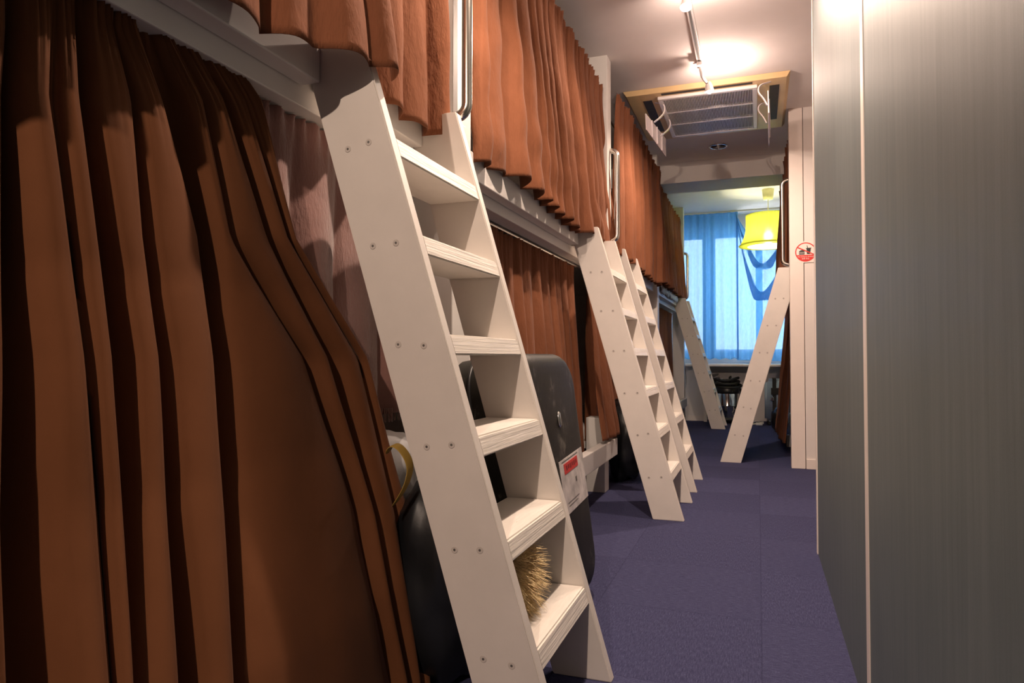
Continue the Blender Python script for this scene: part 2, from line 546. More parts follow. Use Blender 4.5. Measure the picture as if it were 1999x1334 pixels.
for (a, c, nm) in ((-.44, 1.76, 'nearest'), (1.97, 3.95, 'second'), (4.14, 6.08, 'third'), (6.25, 8.37, 'farthest')):
    mattress('thin mattress on the upper deck of the %s left bunk' % nm, -1.78, -1.0, a, c, 1.401, 'bunk mattresses')
    mattress('thin mattress on the lower deck of the %s left bunk' % nm, -1.78, -1.0, a, c, .281, 'bunk mattresses')

# bunk on the right beyond the wall stub
t = thing('bunk_bed', 'white bunk bed on the right behind the cream wall stub', 'bunk bed', (.30, 6.4, 0))
part('rail_board', B(.243, .29, 5.473, 5.878, RZ0, RZ1, .003), M['rail'], t)
part('rail_board', B(.243, .29, 5.912, 7.45, RZ0, RZ1, .003), M['rail'], t)
part('rail_beam', B(.292, .35, 5.42, 7.45, 1.335, RZ1, .003), M['rail'], t)
part('upper_deck', B(.352, 1.18, 5.42, 7.45, 1.36, 1.40), M['frame'], t)
part('lower_deck', B(.352, 1.18, 5.42, 7.45, .20, .24), M['frame'], t)
part('lower_rail', B(.292, .35, 5.42, 7.45, .12, .24, .003), M['rail'], t)
part('post', B(.276, .35, 5.415, 5.468, 0, CEIL - .0, .003), M['frame'], t)
part('post', B(.292, .37, 7.46, 7.54, 0, CEIL, .003), M['frame'], t)
part('leg', B(.235, .29, 6.55, 6.62, 0, .105, .003), M['frame'], t)
part('curtain_rod', tube(bmesh.new(), [(.25, 5.47, 2.44), (.25, 7.45, 2.44)], .008, 8), M['chrome'], t)
zb, zt, xo = 1.485, 2.115, .178
p = [(.278, 5.447, zb)] + arc((xo + .04, 5.447, zb + .04), .04, -PI / 2, -PI, 6, (1, 0, 0), (0, 0, 1)) \
    + arc((xo + .04, 5.447, zt - .04), .04, PI, PI / 2, 6, (1, 0, 0), (0, 0, 1)) + [(.278, 5.447, zt)]
part('grab_bar', tube(bmesh.new(), p, .016, 16), M['chrome'], t, True, 'brushed steel grab bar')
mattress('thin mattress on the upper deck of the right bunk', .37, 1.15, 5.45, 7.43, 1.401, None)
mattress('thin mattress on the lower deck of the right bunk', .37, 1.15, 5.45, 7.43, .241, None)

# ------------------------------------------------------------------ ladders
SL = .288
STEP_TOPS = [.228, .436, .641, .846, 1.051, 1.258]
PROFILE = [(0, 0), (-.15, 0), (-.546, 1.376), (-.546, 1.465), (-.422, 1.465)]
def ladder(label, x, y0, y1, tilt=0., screws=True):
    """y0/y1 the outer faces of the two cheeks; tilt shifts the near cheek's top towards the camera"""
    t = thing('bunk_ladder', label, 'ladder', (x, y0, 0), 'white bunk ladders')
    th = .03
    def sh(p): return tilt * (.5 - p[1] / 1.465)
    near = prism(bmesh.new(), PROFILE, 'y', lambda p: sh(p), lambda p: th + sh(p), .0025)
    n_o = obj('stringer', near, M['stringer'], t)
    W = y1 - y0
    obj('stringer', prism(bmesh.new(), PROFILE, 'y', W - th, W, .0025), M['stringer'], t)
    for z in STEP_TOPS:
        zt, z0 = z, z - .042
        poly = [(-SL * z0 - .002, z0), (-SL * zt - .002, zt), (-SL * zt - .148, zt), (-SL * z0 - .148, z0)]
        b_ = prism(bmesh.new(), poly, 'y', lambda p: th + sh(p), W - th, .0035)
        obj('step', b_, M['step'], t)
    if screws:
        rnd = random.Random(int(y0 * 100))
        for z in STEP_TOPS:
            for k in (0, 1):
                zz = z - .02 + rnd.uniform(-.006, .006)
                xx = -SL * zz - .048 - .058 * k + rnd.uniform(-.004, .004)
                b_ = bmesh.new()
                bmesh.ops.create_cone(b_, cap_ends=True, segments=12, radius1=.0075, radius2=.0065, depth=.001,
                                      matrix=Matrix.Translation((0, 0, 0)) @ Matrix.Rotation(PI / 2, 4, 'X'))
                bmesh.ops.create_cone(b_, cap_ends=True, segments=10, radius1=.0026, radius2=.0026, depth=.0016,
                                      matrix=Matrix.Rotation(PI / 2, 4, 'X'))
                for f in b_.faces:
                    f.material_index = 1 if all(v.co.length < .0036 for v in f.verts) else 0
                s = obj('screw', b_, [M['filler'], M['screw']], n_o)
                s.location = (xx, sh((0, zz)) - .0004, zz)
    return t
def copy_tree(o, parent=None):
    c = o.copy(); C.objects.link(c); c.parent = parent
    for ch in [q for q in bpy.data.objects if q.parent == o]: copy_tree(ch, c)
    return c
LX = -.343
ladder('large white ladder nearest the camera, with a suitcase behind it', LX, *LADDERS[0], tilt=.055)
l2 = ladder('white ladder with a suitcase in front of it, second from the camera', LX, *LADDERS[1])
l2['label'] = 'second white ladder from the camera, standing just right of the charcoal suitcase'
l3 = copy_tree(l2); l3.location = (LX, LADDERS[2][0], 0)
l3['label'] = 'third white ladder from the camera, mostly hidden right behind another ladder'
l4 = copy_tree(l2); l4.location = (LX, LADDERS[3][0], 0)
l4['label'] = 'farthest white ladder on the left, leaning in front of the blue curtain'
l5 = copy_tree(l2)
l5.location = (-.276, 5.91, 0); l5.rotation_euler = (0, 0, PI)
l5['label'] = 'white ladder leaning right towards the cream wall stub'
# the mirrored ladder shows the other cheek: move its screws to the face the camera sees
ch = [q for q in bpy.data.objects if q.parent == l5]
st = [q for q in ch if q.name.startswith('stringer')]
scr = [q for q in bpy.data.objects if q.parent in st]
far = [q for q in st if not any(s.parent == q for s in scr)][0]
for s in scr:
    s.parent = far
    s.location.y = .47 + .0004

# ------------------------------------------------------------------ curtains on the left
# camera maths used only to read fold positions off the photograph
yaw = math.atan(480 / 1333); pitch = math.atan(30 / 1333); f = 1333.
Fw = Vector((-math.sin(yaw) * math.cos(pitch), math.cos(yaw) * math.cos(pitch), math.sin(pitch)))
Rt = Vector((math.cos(yaw), math.sin(yaw), 0)); Up = Rt.cross(Fw)
def onX(px, py, X):
    r = Fw * f + Rt * (px - 999.5) + Up * (667 - py)
    return r * (X / r.x) + Vector((0, 0, H))

G1 = 'brown upper bunk curtains'
G2 = 'brown lower bunk curtains'
def up(label, *a, **k):
    return tag(hanging('bunk_curtain', M['curtain'], *a, **k), label, 'curtain', G1)
up('brown upper curtain nearest the camera, over the rail of the nearest bunk', -.855, -.44, 1.285, 2.40, 1.45, 13, .065, 11,
   zb=lambda u: 1.385 + .012 * smoothstep((u - .75) / .22), flare=.02,
   xfun=lambda u, v: .125 * smoothstep((u - .80) / .17) * v)
up('narrow dark brown end piece beside the white post, right of the nearest upper curtain', -.850, 1.29, 1.735, 2.40, 1.405, 4, .07, 12,
   flare=.02, edge1=lambda v: -.0 + .0 * v, nu=70)
up('orange-brown upper curtain of the second bunk, brightly lit', -.865, 2.03, 3.965, 2.375, 1.44, 17, .075, 13, flare=.03,
   edge1=lambda v: .28 * v ** 1.3, zb=lambda u: 1.435 + .018 * math.sin(u * 9), nv=70, wrinkle=.016)
up('red-brown upper curtain of the third bunk, above the third ladder', -.80, 4.12, 6.08, 2.385, 1.42, 15, .07, 14, flare=.0)
up('upper curtain of the farthest left bunk, near the blue window', -.865, 6.24, 8.33, 2.385, 1.47, 16, .07, 15, flare=.05)

# nearest lower curtain: fold positions measured
rows_y = [60, 200, 467, 700, 1000, 1334]
folds = [  # (x at each row) boundaries alternating ridge / valley starting with a ridge, in photo pixels
    [-120, -110, -90, -70, -50, -40],
    [10, 0, 0, 0, 0, 10],       # valley
    [42, 36, 60, 88, 100, 130],      # ridge
    [90, 84, 120, 150, 178, 200],    # shallow
    [104, 100, 128, 160, 186, 208],
    [138, 143, 175, 205, 222, 243],  # valley
    [170, 180, 217, 258, 266, 270],  # ridge
    [215, 252, 270, 300, 318, 338],  # valley
    [222, 266, 290, 328, 352, 390],  # ridge
    [258, 311, 381, 408, 430, 447],  # valley
    [300, 364, 416, 452, 468, 480],  # ridge (wide)
    [316, 388, 438, 590, 690, 760],  # valley thin
    [326, 399, 444, 602, 700, 768],  # ridge
    [352, 430, 516, 628, 716, 782],  # valley
    [362, 445, 524, 652, 728, 792],  # ridge
    [388, 472, 552, 690, 760, 806],  # shallow
    [394, 478, 556, 694, 766, 812],
    [402, 506, 566, 703, 789, 828],  # edge
]
kinds = [0, -1, 1, .2, 1, -1, .8, -1, .9, -1, .9, -.35, .9, -.6, .9, .2, .8]
# a column of the cloth at each boundary and centre; X follows the drape pushed out by the bag behind it
Xtab = [(0, -.935), (.3, -.925), (.55, -.88), (.8, -.80), (1, -.76)]
ZT, ZB = 1.33, .006
NV = 70
def edge_px(k, y):
    return lerp_tab(list(zip(rows_y, folds[k])), y)
grid = []
SUB = 12
# add left part out of the picture as plain folds
for j in range(-2, NV + 1):
    v = max(0, j) / NV
    z = ZT + (ZB - ZT) * v if j >= 0 else ZT + .012 * -j
    bx = lerp_tab(Xtab, v)
    row = []
    # plain part from Y=-.42 up to the measured part
    def y_of(k):
        # find the photo row at which this height shows for that column (iterate)
        y = 700.
        for _ in range(6):
            px = edge_px(k, y)
            P = onX(px, y, bx)
            y += (P.z - z) * 700
            y = max(0, min(1500, y))
        return onX(edge_px(k, y), y, bx).y
    ys = [y_of(k) for k in range(len(folds))]
    gather = 1 - math.exp(-v / .10)
    pre = 60
    for i in range(pre):
        u = i / pre
        yy = -.42 + (ys[0] + .42) * u
        d = .045 * math.cos(u * 8 * 2 * PI) * gather * (.5 + .5 * v)
        row.append(Vector((bx + d, yy, z)))
    for k in range(len(folds) - 1):
        a, c = ys[k], ys[k + 1]
        for i in range(SUB):
            t_ = i / SUB
            kd = kinds[k]
            if kd > 0: d = kd * (.030 * math.sin(PI * t_) ** .5)
            else: d = kd * (.085 * math.sin(PI * t_) ** .6)
            if k == 10:  # soft dents in the wide fold
                d += .014 * noise.noise(Vector((t_ * 3, v * 5, 4))) * v
            d *= (.25 + .75 * gather)
            ruf = math.exp(-v / .05)
            d += ruf * .009 * math.sin((k * SUB + i) * 1.9)
            d += .004 * noise.noise(Vector((k + t_, v * 6, 7)))
            row.append(Vector((bx + d, a + (c - a) * t_, z)))
    row.append(Vector((bx, ys[-1], z)))
    grid.append(row)
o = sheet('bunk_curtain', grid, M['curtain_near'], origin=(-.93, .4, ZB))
tag(o, 'big brown curtain, darkened for dim light, filling the lower left, nearest the camera', 'curtain', G2)
def low(label, *a, **k):
    return tag(hanging('bunk_curtain', M['curtain'], *a, **k), label, 'curtain', G2)
low('brown lower curtain of the second bunk, hanging behind the charcoal suitcase', -.985, 2.0, 3.76, 1.30, .13, 15, .065, 22, header=.015, drift=.8,
    xfun=lambda u, v: .055 * v)
low('short dark brown curtain end hanging above the stub of white bed rail', -.945, 3.90, 4.13, 1.31, .335, 3, .04, 23, header=.01, nu=60, xfun=lambda u, v: .15 * v, edge0=lambda v: -.16 * smoothstep((v - .25) * 1.6))
low('dark lower curtain of the third bunk, behind the paired ladders', -.99, 4.14, 6.06, 1.30, .15, 14, .05, 24, header=.015)
low('rust-brown lower curtain of the farthest left bunk, beside the window', -.965, 6.26, 8.33, 1.30, .12, 16, .05, 25, header=.015, flare=.03)

# fleece blanket hung from the rail
o = hanging('fleece_blanket', M['fleece'], -.955, 1.02, 1.745, 1.327, .645, 5, .045, 31, header=.004, drift=.2, nu=90, grow=.25)
tag(o, 'plum-brown fleece blanket hanging between dark curtain and nearest ladder', 'blanket')
bm = bmesh.new()
for i in range(150):
    y = 1.03 + .71 * i / 150
    x = -.955 + .012 * math.sin(i * .35)
    tube(bm, [(x, y, .66), (x + .002 * math.sin(i * 3), y + .001, .622)], [.0022, .0012], 5)
fr = part('fringe', bm, M['fleece'], o, True)
fr['kind'] = 'stuff'

# right bunk curtains
o = hanging('bunk_curtain', M['curtain'], .235, 5.56, 7.4, 2.43, 1.40, 14, .06, 41, out=-1, flare=.045)
tag(o, 'dark brown upper curtain on the right, behind the upright steel grab bar', 'curtain', 'brown curtains of the right bunk')
o = hanging('bunk_curtain', M['curtain'], .265, 5.98, 7.4, 1.33, .10, 12, .05, 42, out=-1, flare=.085, header=.01)
tag(o, 'dark brown lower curtain on the right, its hem above the carpet', 'curtain', 'brown curtains of the right bunk')

# white quilt edge over the far rail
bm = bmesh.new()
rows = []
for j in range(9):
    row = []
    for i in range(41):
        u = i / 40; a = j / 8
        y = 6.5 + 1.35 * u
        ang = a * PI * .62
        x = -.93 + .085 * math.sin(ang) + .006 * noise.noise(Vector((u * 20, a * 3, 1)))
        z = 1.475 + .03 * math.cos(ang) - .055 * a * a * (1 + .5 * noise.noise(Vector((u * 12, 5, 1))))
        row.append(Vector((x, y, z)))
    rows.append(row)
o = sheet('quilt', rows, M['quilt'], thick=.012, origin=(-.9, 7.2, 1.47))
tag(o, 'white quilt edge lying over the rail under the farthest left curtain', 'quilt')

# ------------------------------------------------------------------ luggage by the nearest ladder
# big charcoal suitcase, leaning back against the bunk
def rounded_shell(w, d, h, r, nx=6, taper=.0):
    """case standing on z=0: d along X (thickness), w along Y, h along Z; superellipse-rounded"""
    bm = bmesh.new()
    bmesh.ops.create_cube(bm, size=1)
    for v_ in bm.verts:
        v_.co = Vector((v_.co.x * d, v_.co.y * w, (v_.co.z + .5) * h))
    es = [e for e in bm.edges if abs(e.verts[0].co.x - e.verts[1].co.x) > d * .9]
    bmesh.ops.bevel(bm, geom=es, offset=r, segments=8, affect='EDGES', profile=.5)
    bmesh.ops.recalc_face_normals(bm, faces=bm.faces)
    es = [e for e in bm.edges if abs(e.verts[0].co.x - e.verts[1].co.x) < 1e-5 and len(e.link_faces) == 2
          and abs(e.link_faces[0].normal.x - e.link_faces[1].normal.x) > .5]
    bmesh.ops.bevel(bm, geom=es, offset=.05, segments=5, affect='EDGES', profile=.5)
    for v_ in bm.verts:
        k = 1 - taper * (v_.co.z / h)
        v_.co.y *= k
    return bm
t = thing('suitcase', 'big scuffed charcoal suitcase with paper label, standing behind the nearest ladder', 'suitcase', (-.64, 2.03, 0))
lean = -math.radians(7.5)
t.rotation_euler = (0, lean, math.radians(-2))
sh_ = obj('shell', rounded_shell(.52, .27, .775, .12), M['shell'], t, True)
sh_.location = (.0, 0, .018)
b_ = bmesh.new()
pts = []
w2, h2, rr = .26, .775, .12
for (cx_, cz_, a0) in ((w2 - rr, h2 - rr, 0), (-w2 + rr, h2 - rr, PI / 2), (-w2 + rr, rr, PI), (w2 - rr, rr, 3 * PI / 2)):
    for i in range(9):
        a = a0 + PI / 2 * i / 8
        pts.append((-.03, cx_ + (rr + .001) * math.cos(a), cz_ + (rr + .001) * math.sin(a) + .018))
pts.append(pts[0])
tube(b_, pts, .006, 8, False)
obj('seam_bead', b_, M['black'], t, True)
b_ = bmesh.new()
lathe(b_, [(.0, 0), (.012, 0), (.013, .003), (.010, .007), (.0, .008)], 0, 0, 20, False)
for v_ in b_.verts: v_.co.y *= .9; v_.co.x *= 2.0
bmesh.ops.rotate(b_, verts=b_.verts, cent=(0, 0, 0), matrix=Matrix.Rotation(PI / 2, 3, 'Y'))
o = obj('lock', b_, M['polished'], t, True); o.location = (.135, .012, .582); o['label'] = 'small steel lock'
b_ = box(bmesh.new(), 0, .0012, -.125, .125, 0, .165)
o = obj('paper_label', b_, M['worn_label'], t); o.location = (.1352, .095, .30); o.rotation_euler = (math.radians(4), 0, 0)
o['label'] = 'worn white paper label with a red sticker'
b2 = B(.0012, .002, -.085, .06, .118, .150)
r_ = obj('red_sticker', b2, M['red'], o); r_['label'] = 'red sticker'
b3 = bmesh.new()
for k in range(6):
    box(b3, .002, .0024, -.065 + k * .02, -.052 + k * .02, .127 + .003 * (k % 2), .142)
obj('printing', b3, M['redink'], r_)
b3 = bmesh.new()
for (ya, yb, za, zb_) in ((-.10, .07, .156, .159), (.015, .03, .075, .09), (-.09, .03, .03, .0325), (-.085, .01, .02, .0225)):
    box(b3, .0012, .0016, ya, yb, za, zb_)
obj('printing', b3, M['screw'], o)
b_ = bmesh.new()
for yy in (-.19, .19):
    lathe(b_, [(.02, 0.002), (.024, .01), (.024, .022), (.02, .03)], 0, yy, 16)
o = obj('foot', b_, M['rubber'], t, True); o.location = (.05, 0, -.004)
t.location.z = .012

# black jacket / bag heap below the near bunk
def blob(bm, c, r, seed, amp=.15, p=2.6, seg=40, rings=26, fs=2.2):
    c = Vector(c)
    V = []
    for j in range(rings + 1):
        th = PI * j / rings
        row = []
        for i in range(seg):
            ph = 2 * PI * i / seg
            d = Vector((math.sin(th) * math.cos(ph), math.sin(th) * math.sin(ph), math.cos(th)))
            s = (abs(d.x) ** p + abs(d.y) ** p + abs(d.z) ** p) ** (-1 / p)
            n = noise.noise(d * fs + Vector((seed, 0, 0))) + .5 * noise.noise(d * fs * 2.3 + Vector((0, seed, 0)))
            k = s * (1 + amp * n)
            row.append(bm.verts.new((c.x + d.x * r[0] * k, c.y + d.y * r[1] * k, max(.004, c.z + d.z * r[2] * k))))
        V.append(row)
    for j in range(rings):
        for i in range(seg):
            a, b_, c_, d_ = V[j][i], V[j][(i + 1) % seg], V[j + 1][(i + 1) % seg], V[j + 1][i]
            try: bm.faces.new([a, b_, c_, d_])
            except ValueError: pass
    bmesh.ops.remove_doubles(bm, verts=bm.verts, dist=.0005)
    return bm
t = thing('duffel_bag', 'black nylon bag standing on the carpet behind the nearest ladder', 'bag', (-.72, 1.58, 0))
part('body', blob(bmesh.new(), (-.745, 1.585, .255), (.115, .165, .26), 3, .10), M['leather'], t, True)
part('shoulder_strap', tube(bmesh.new(), [(-.70, 1.44, .50), (-.655, 1.47, .44), (-.63, 1.50, .32), (-.625, 1.53, .14), (-.64, 1.55, .03)], [.012, .014, .014, .014, .01], 10), M['leather'], t, True)
part('handle', tube(bmesh.new(), arc((-.70, 1.60, .49), .08, 0, PI, 12, (0, 1, 0), (.25, 0, .97)), .010, 8), M['leather'], t, True)
# fur-trimmed coat lying by the bag's far end
t = thing('fur_hood', 'tan fur hood trim lying on the bottom step of the nearest ladder', 'coat', (-.56, 1.45, .23))
part('hood', blob(bmesh.new(), (-.615, 1.47, .30), (.055, .07, .065), 9, .1, 2.2), M['leather'], t, True)
rnd = random.Random(5)
fc, fr_ = Vector((-.528, 1.445, .315)), Vector((.042, .058, .085))
b_ = blob(bmesh.new(), fc, fr_, 12, .2, 2.0, 24, 18)
for k in range(2600):
    th, ph = math.acos(rnd.uniform(-1, 1)), rnd.uniform(0, 2 * PI)
    d = Vector((math.sin(th) * math.cos(ph), math.sin(th) * math.sin(ph), math.cos(th)))
    if d.x < -.5: continue
    p0 = fc + Vector((d.x * fr_.x, d.y * fr_.y, d.z * fr_.z)) * .95
    clump = noise.noise(p0 * 40)
    dr = (d * .8 + Vector((.55 + .4 * clump, .25 + .5 * clump, rnd.uniform(-.5, .5)))
          + Vector((rnd.uniform(-.3, .3), rnd.uniform(-.3, .3), rnd.uniform(-.3, .3)))).normalized()
    L = rnd.uniform(.018, .06)
    p1 = p0 + dr * L * .5; p2 = p0 + dr * L + Vector((0, 0, -.009))
    for q in (p1, p2): q.z = max(q.z, .2305)
    tube(b_, [p0, p1, p2], [.0010, .0008, .0002], 3, False)
o = part('fur_trim', b_, M['fur'], t, False, 'fluffy tan fur'); o['kind'] = 'stuff'
# mustard strap hanging over the white bedding
t = thing('tote_strap', 'mustard yellow strap looped over the black bag near the dark curtain', 'strap', (-.74, 1.27, .45))
b_ = bmesh.new()
pts = [(-.80, 1.36, .575), (-.79, 1.36, .60), (-.768, 1.365, .598), (-.748, 1.375, .565), (-.745, 1.38, .535), (-.76, 1.375, .49), (-.79, 1.37, .45)]
prev = None
for (x, y, z) in pts:
    a, c = b_.verts.new((x, y - .002, z)), b_.verts.new((x - .004, y + .04, z + .004))
    if prev: b_.faces.new([prev[0], prev[1], c, a])
    prev = (a, c)
o = part('strap_band', b_, M['gold'], t, True)
s = o.modifiers.new('thickness', 'SOLIDIFY'); s.thickness = .004
s = o.modifiers.new('round', 'SUBSURF'); s.levels = 2; s.render_levels = 2
b_ = blob(bmesh.new(), (-1.0, 1.58, .49), (.13, .20, .115), 21, .12)
o = obj('pillow', b_, M['white_cloth'], None, True, (-1.02, 1.45, .37))
tag(o, 'white pillow on the lower deck of the nearest bunk, behind the mustard strap', 'pillow')
# dark bag in the gap between the second and third bunk
t = thing('backpack', 'black backpack on the carpet behind the second ladder', 'bag', (-.70, 4.45, 0))
part('body', blob(bmesh.new(), (-.81, 4.44, .27), (.115, .20, .265), 31, .12), M['leather'], t, True)
part('front_pocket', blob(bmesh.new(), (-.69, 4.45, .17), (.04, .12, .12), 33, .12, seg=24, rings=16), M['leather'], t, True)
part('strap', tube(bmesh.new(), [(-.74, 4.34, .44), (-.685, 4.32, .33), (-.68, 4.31, .20), (-.71, 4.31, .08)], .012, 8), M['leather'], t, True)

# ------------------------------------------------------------------ ceiling fittings
t = thing('air_conditioner', 'yellowed ceiling air conditioner cassette with white grille', 'air conditioner', (-.32, 5.1, CEIL))
AX0, AX1, AY0, AY1 = -.85, .205, 4.585, 5.63
zp = CEIL - .03
b_ = bmesh.new()
outer = [(AX0, AY0), (AX1, AY0), (AX1, AY1), (AX0, AY1)]
top = [b_.verts.new((x, y, CEIL - .001)) for x, y in outer]
low_ = [b_.verts.new((x + (.02 if x < -.3 else -.02), y + (.02 if y < 5.1 else -.02), zp)) for x, y in outer]
for i in range(4): b_.faces.new([top[i], top[(i + 1) % 4], low_[(i + 1) % 4], low_[i]])
b_.faces.new(low_); b_.faces.new(list(reversed(top)))
part('face_panel', b_, M['aged_plastic'], t)
GX0, GX1, GY0, GY1 = -.60, -.02, 4.70, 5.50
b_ = bmesh.new()
zg = zp - .022
for a in ((GX0 - .03, GX1 + .03, GY0 - .03, GY0, zg, zp), (GX0 - .03, GX1 + .03, GY1, GY1 + .03, zg, zp),
          (GX0 - .03, GX0, GY0, GY1, zg, zp), (GX1, GX1 + .03, GY0, GY1, zg, zp)):
    box(b_, *a, .004)
for k in (1, 2):
    yy = GY0 + (GY1 - GY0) * k / 3
    box(b_, GX0, GX1, yy - .008, yy + .008, zg + .002, zp)
gr = part('grille', b_, M['white_plastic'], t)
b_ = bmesh.new()
N = 58
for k in range(N):
    x = GX0 + (GX1 - GX0) * (k + .5) / N
    box(b_, x - .0019, x + .0019, GY0, GY1, zg + .003, zp - .004)
part('grille_bars', b_, M['white_plastic'], gr)
part('filter', B(GX0, GX1, GY0, GY1, zp - .003, zp - .001), M['dark_slot'], gr)
for a in ((GX0 + .0, GX1, 4.622, 4.652), (GX0, GX1, 5.545, 5.585), (-.735, -.675, 4.72, 5.40), (.085, .145, 4.72, 5.40)):
    part('air_slot', B(a[0], a[1], a[2], a[3], zp - .003, zp - .0008), M['dark_slot'], t)
def deflector(label, corners, brackets):
    b_ = bmesh.new()
    c = [Vector(q) for q in corners]
    n = (c[1] - c[0]).cross(c[3] - c[0]).normalized() * .003
    A = [b_.verts.new(q + n) for q in c]; D = [b_.verts.new(q - n) for q in c]
    b_.faces.new(A); b_.faces.new(list(reversed(D)))
    for i in range(4): b_.faces.new([A[i], D[i], D[(i + 1) % 4], A[(i + 1) % 4]])
    t = thing('air_deflector', label, 'deflector', (sum((q for q in c), Vector()) / 4), 'air deflectors under the ceiling vent')
    part('blade', b_, M['pink_plastic'], t)
    b_ = bmesh.new()
    for k in range(1, 4):
        f_ = k / 4
        p0 = c[0].lerp(c[1], f_) - n * 2; p1 = c[3].lerp(c[2], f_) - n * 2
        tube(b_, [p0, p1], .0045, 6)
    part('rib', b_, M['pink_plastic'], t)
    for pts in brackets:
        b_ = bmesh.new()
        P = [Vector(q) for q in pts]
        # smooth the S-curve
        for _ in range(3):
            Q = [P[0]]
            for a, c_ in zip(P, P[1:]): Q += [a.lerp(c_, .25), a.lerp(c_, .75)]
            Q.append(P[-1]); P = Q
        prev = None
        for i, q in enumerate(P):
            w = .012
            vs = [b_.verts.new(q + Vector((dx, dy, 0))) for dx, dy in ((-.004, -w), (.004, -w), (.004, w), (-.004, w))]
            if prev:
                for m_ in range(4): b_.faces.new([prev[m_], prev[(m_ + 1) % 4], vs[(m_ + 1) % 4], vs[m_]])
            else: b_.faces.new(vs)
            prev = vs
        b_.faces.new(prev)
        part('bracket', b_, M['pink_plastic'], t)
deflector('pale air deflector hanging along the left side of the ceiling vent',
          [(-.70, 4.60, 2.44), (-.655, 5.30, 2.475), (-.652, 5.28, 2.33), (-.70, 4.63, 2.34)],
          [[(-.66, y, zp), (-.60, y, zp - .012), (-.59, y, zp - .07), (-.63, y, zp - .11), (-.668, y, zp - .135)] for y in (4.78, 5.10)])
deflector('pale air deflector hanging edge-on along the right side of the ceiling vent',
          [(.072, 4.55, 2.475), (.083, 5.20, 2.49), (.085, 5.20, 2.32), (.076, 4.57, 2.34)],
          [[(.09, y, zp), (.02, y, zp - .012), (.012, y, zp - .06), (.045, y, zp - .10), (.068, y, zp - .15)] for y in (4.66, 5.02)])

# twin downlight
t = thing('downlight', 'small twin chrome downlight in the dark ceiling before the beam', 'downlight', (-.305, 6.04, CEIL))
b_ = bmesh.new()
lathe(b_, [(.075, CEIL - .001), (.078, CEIL - .006), (.07, CEIL - .01), (.062, CEIL - .004)], -.305, 6.04, 32, False)
part('trim_ring', b_, M['polished'], t, True)
part('bridge', B(-.312, -.298, 5.975, 6.105, CEIL - .008, CEIL - .001, .002), M['polished'], t)
for dx in (-.036, .036):
    b_ = lathe(bmesh.new(), [(.003, CEIL - .004), (.018, CEIL - .007), (.026, CEIL - .002)], -.305 + dx, 6.04, 20)
    part('lamp', b_, M['dark_slot'], t, True)

# lighting track and spots
t = thing('lighting_track', 'narrow white lighting track running along the ceiling', 'light track', (-.315, 1.5, CEIL))
part('channel', B(-.332, -.300, -2.2, 4.27, 2.567, CEIL - .001, .003), M['white_plastic'], t)
part('end_cap', B(-.334, -.298, 4.27, 4.29, 2.565, CEIL - .001, .003), M['white_plastic'], t)
part('slot', B(-.322, -.310, -2.2, 4.25, 2.5655, 2.568), M['screw'], t)
WARM = (1, .76, .60)
def spot(label, base, joint, head, aim, energy, cone=150, leak=0):
    t = thing('track_spotlight', label, 'spotlight', base, 'spotlights on the ceiling track')
    base, joint, head, aim = map(Vector, (base, joint, head, aim))
    part('adapter', B(base.x - .016, base.x + .016, base.y - .04, base.y + .04, base.z - .022, base.z, .003), M['white_plastic'], t)
    part('arm', tube(bmesh.new(), [base - Vector((0, 0, .02)), joint, head], .009, 10), M['white_plastic'], t, True)
    d = aim.normalized()
    b_ = bmesh.new()
    tube(b_, [head - d * .02, head, head + d * .035], [.012, .02, .027], 16, False)
    part('housing', b_, M['white_plastic'], t, True)
    b_ = bmesh.new()
    bmesh.ops.create_uvsphere(b_, u_segments=16, v_segments=10, radius=.017, matrix=Matrix.Translation(head + d * .032))
    part('bulb', b_, M['bulb'], t, True, 'glowing halogen bulb')
    L = bpy.data.lights.new('halogen_beam', 'SPOT')
    L.energy = energy; L.color = WARM; L.shadow_soft_size = .018
    L.spot_size = math.radians(cone); L.spot_blend = .7
    lo = bpy.data.objects.new('halogen_beam', L); C.objects.link(lo)
    lo.location = head + d * .06 - t.location; lo.parent = t
    lo.rotation_euler = d.to_track_quat('-Z', 'Y').to_euler()
    if leak:   # light that escapes through the back of the reflector
        L = bpy.data.lights.new('halogen_leak', 'POINT'); L.energy = leak; L.color = (1, .74, .62); L.shadow_soft_size = .015
        lo = bpy.data.objects.new('halogen_leak', L); C.objects.link(lo)
        lo.location = head + d * .012 + Vector((.03, 0, .0)) - t.location; lo.parent = t
TZ = 2.567
spot('glowing spotlight at the far end of the track, before the air conditioner', (-.316, 4.22, TZ), (-.306, 4.25, 2.50), (-.270, 4.29, 2.455), (.10, .15, -1), 95, 165, 11)
spot('glowing spotlight on the track at the top edge of the picture', (-.316, 3.28, TZ), (-.312, 3.28, 2.51), (-.306, 3.27, 2.475), (.0, -.3, -.9), 50, 160, 16)
spot('spotlight on the track above the nearest ladder, out of the picture', (-.316, 1.70, TZ), (-.316, 1.70, 2.51), (-.316, 1.70, 2.48), (-.12, .12, -1), 125, 125, 16)
spot('spotlight on the track behind the camera, out of the picture', (-.316, -1.55, TZ), (-.316, -1.53, 2.51), (-.316, -1.52, 2.48), (-.15, 1.0, -.6), 210, 110, 12)

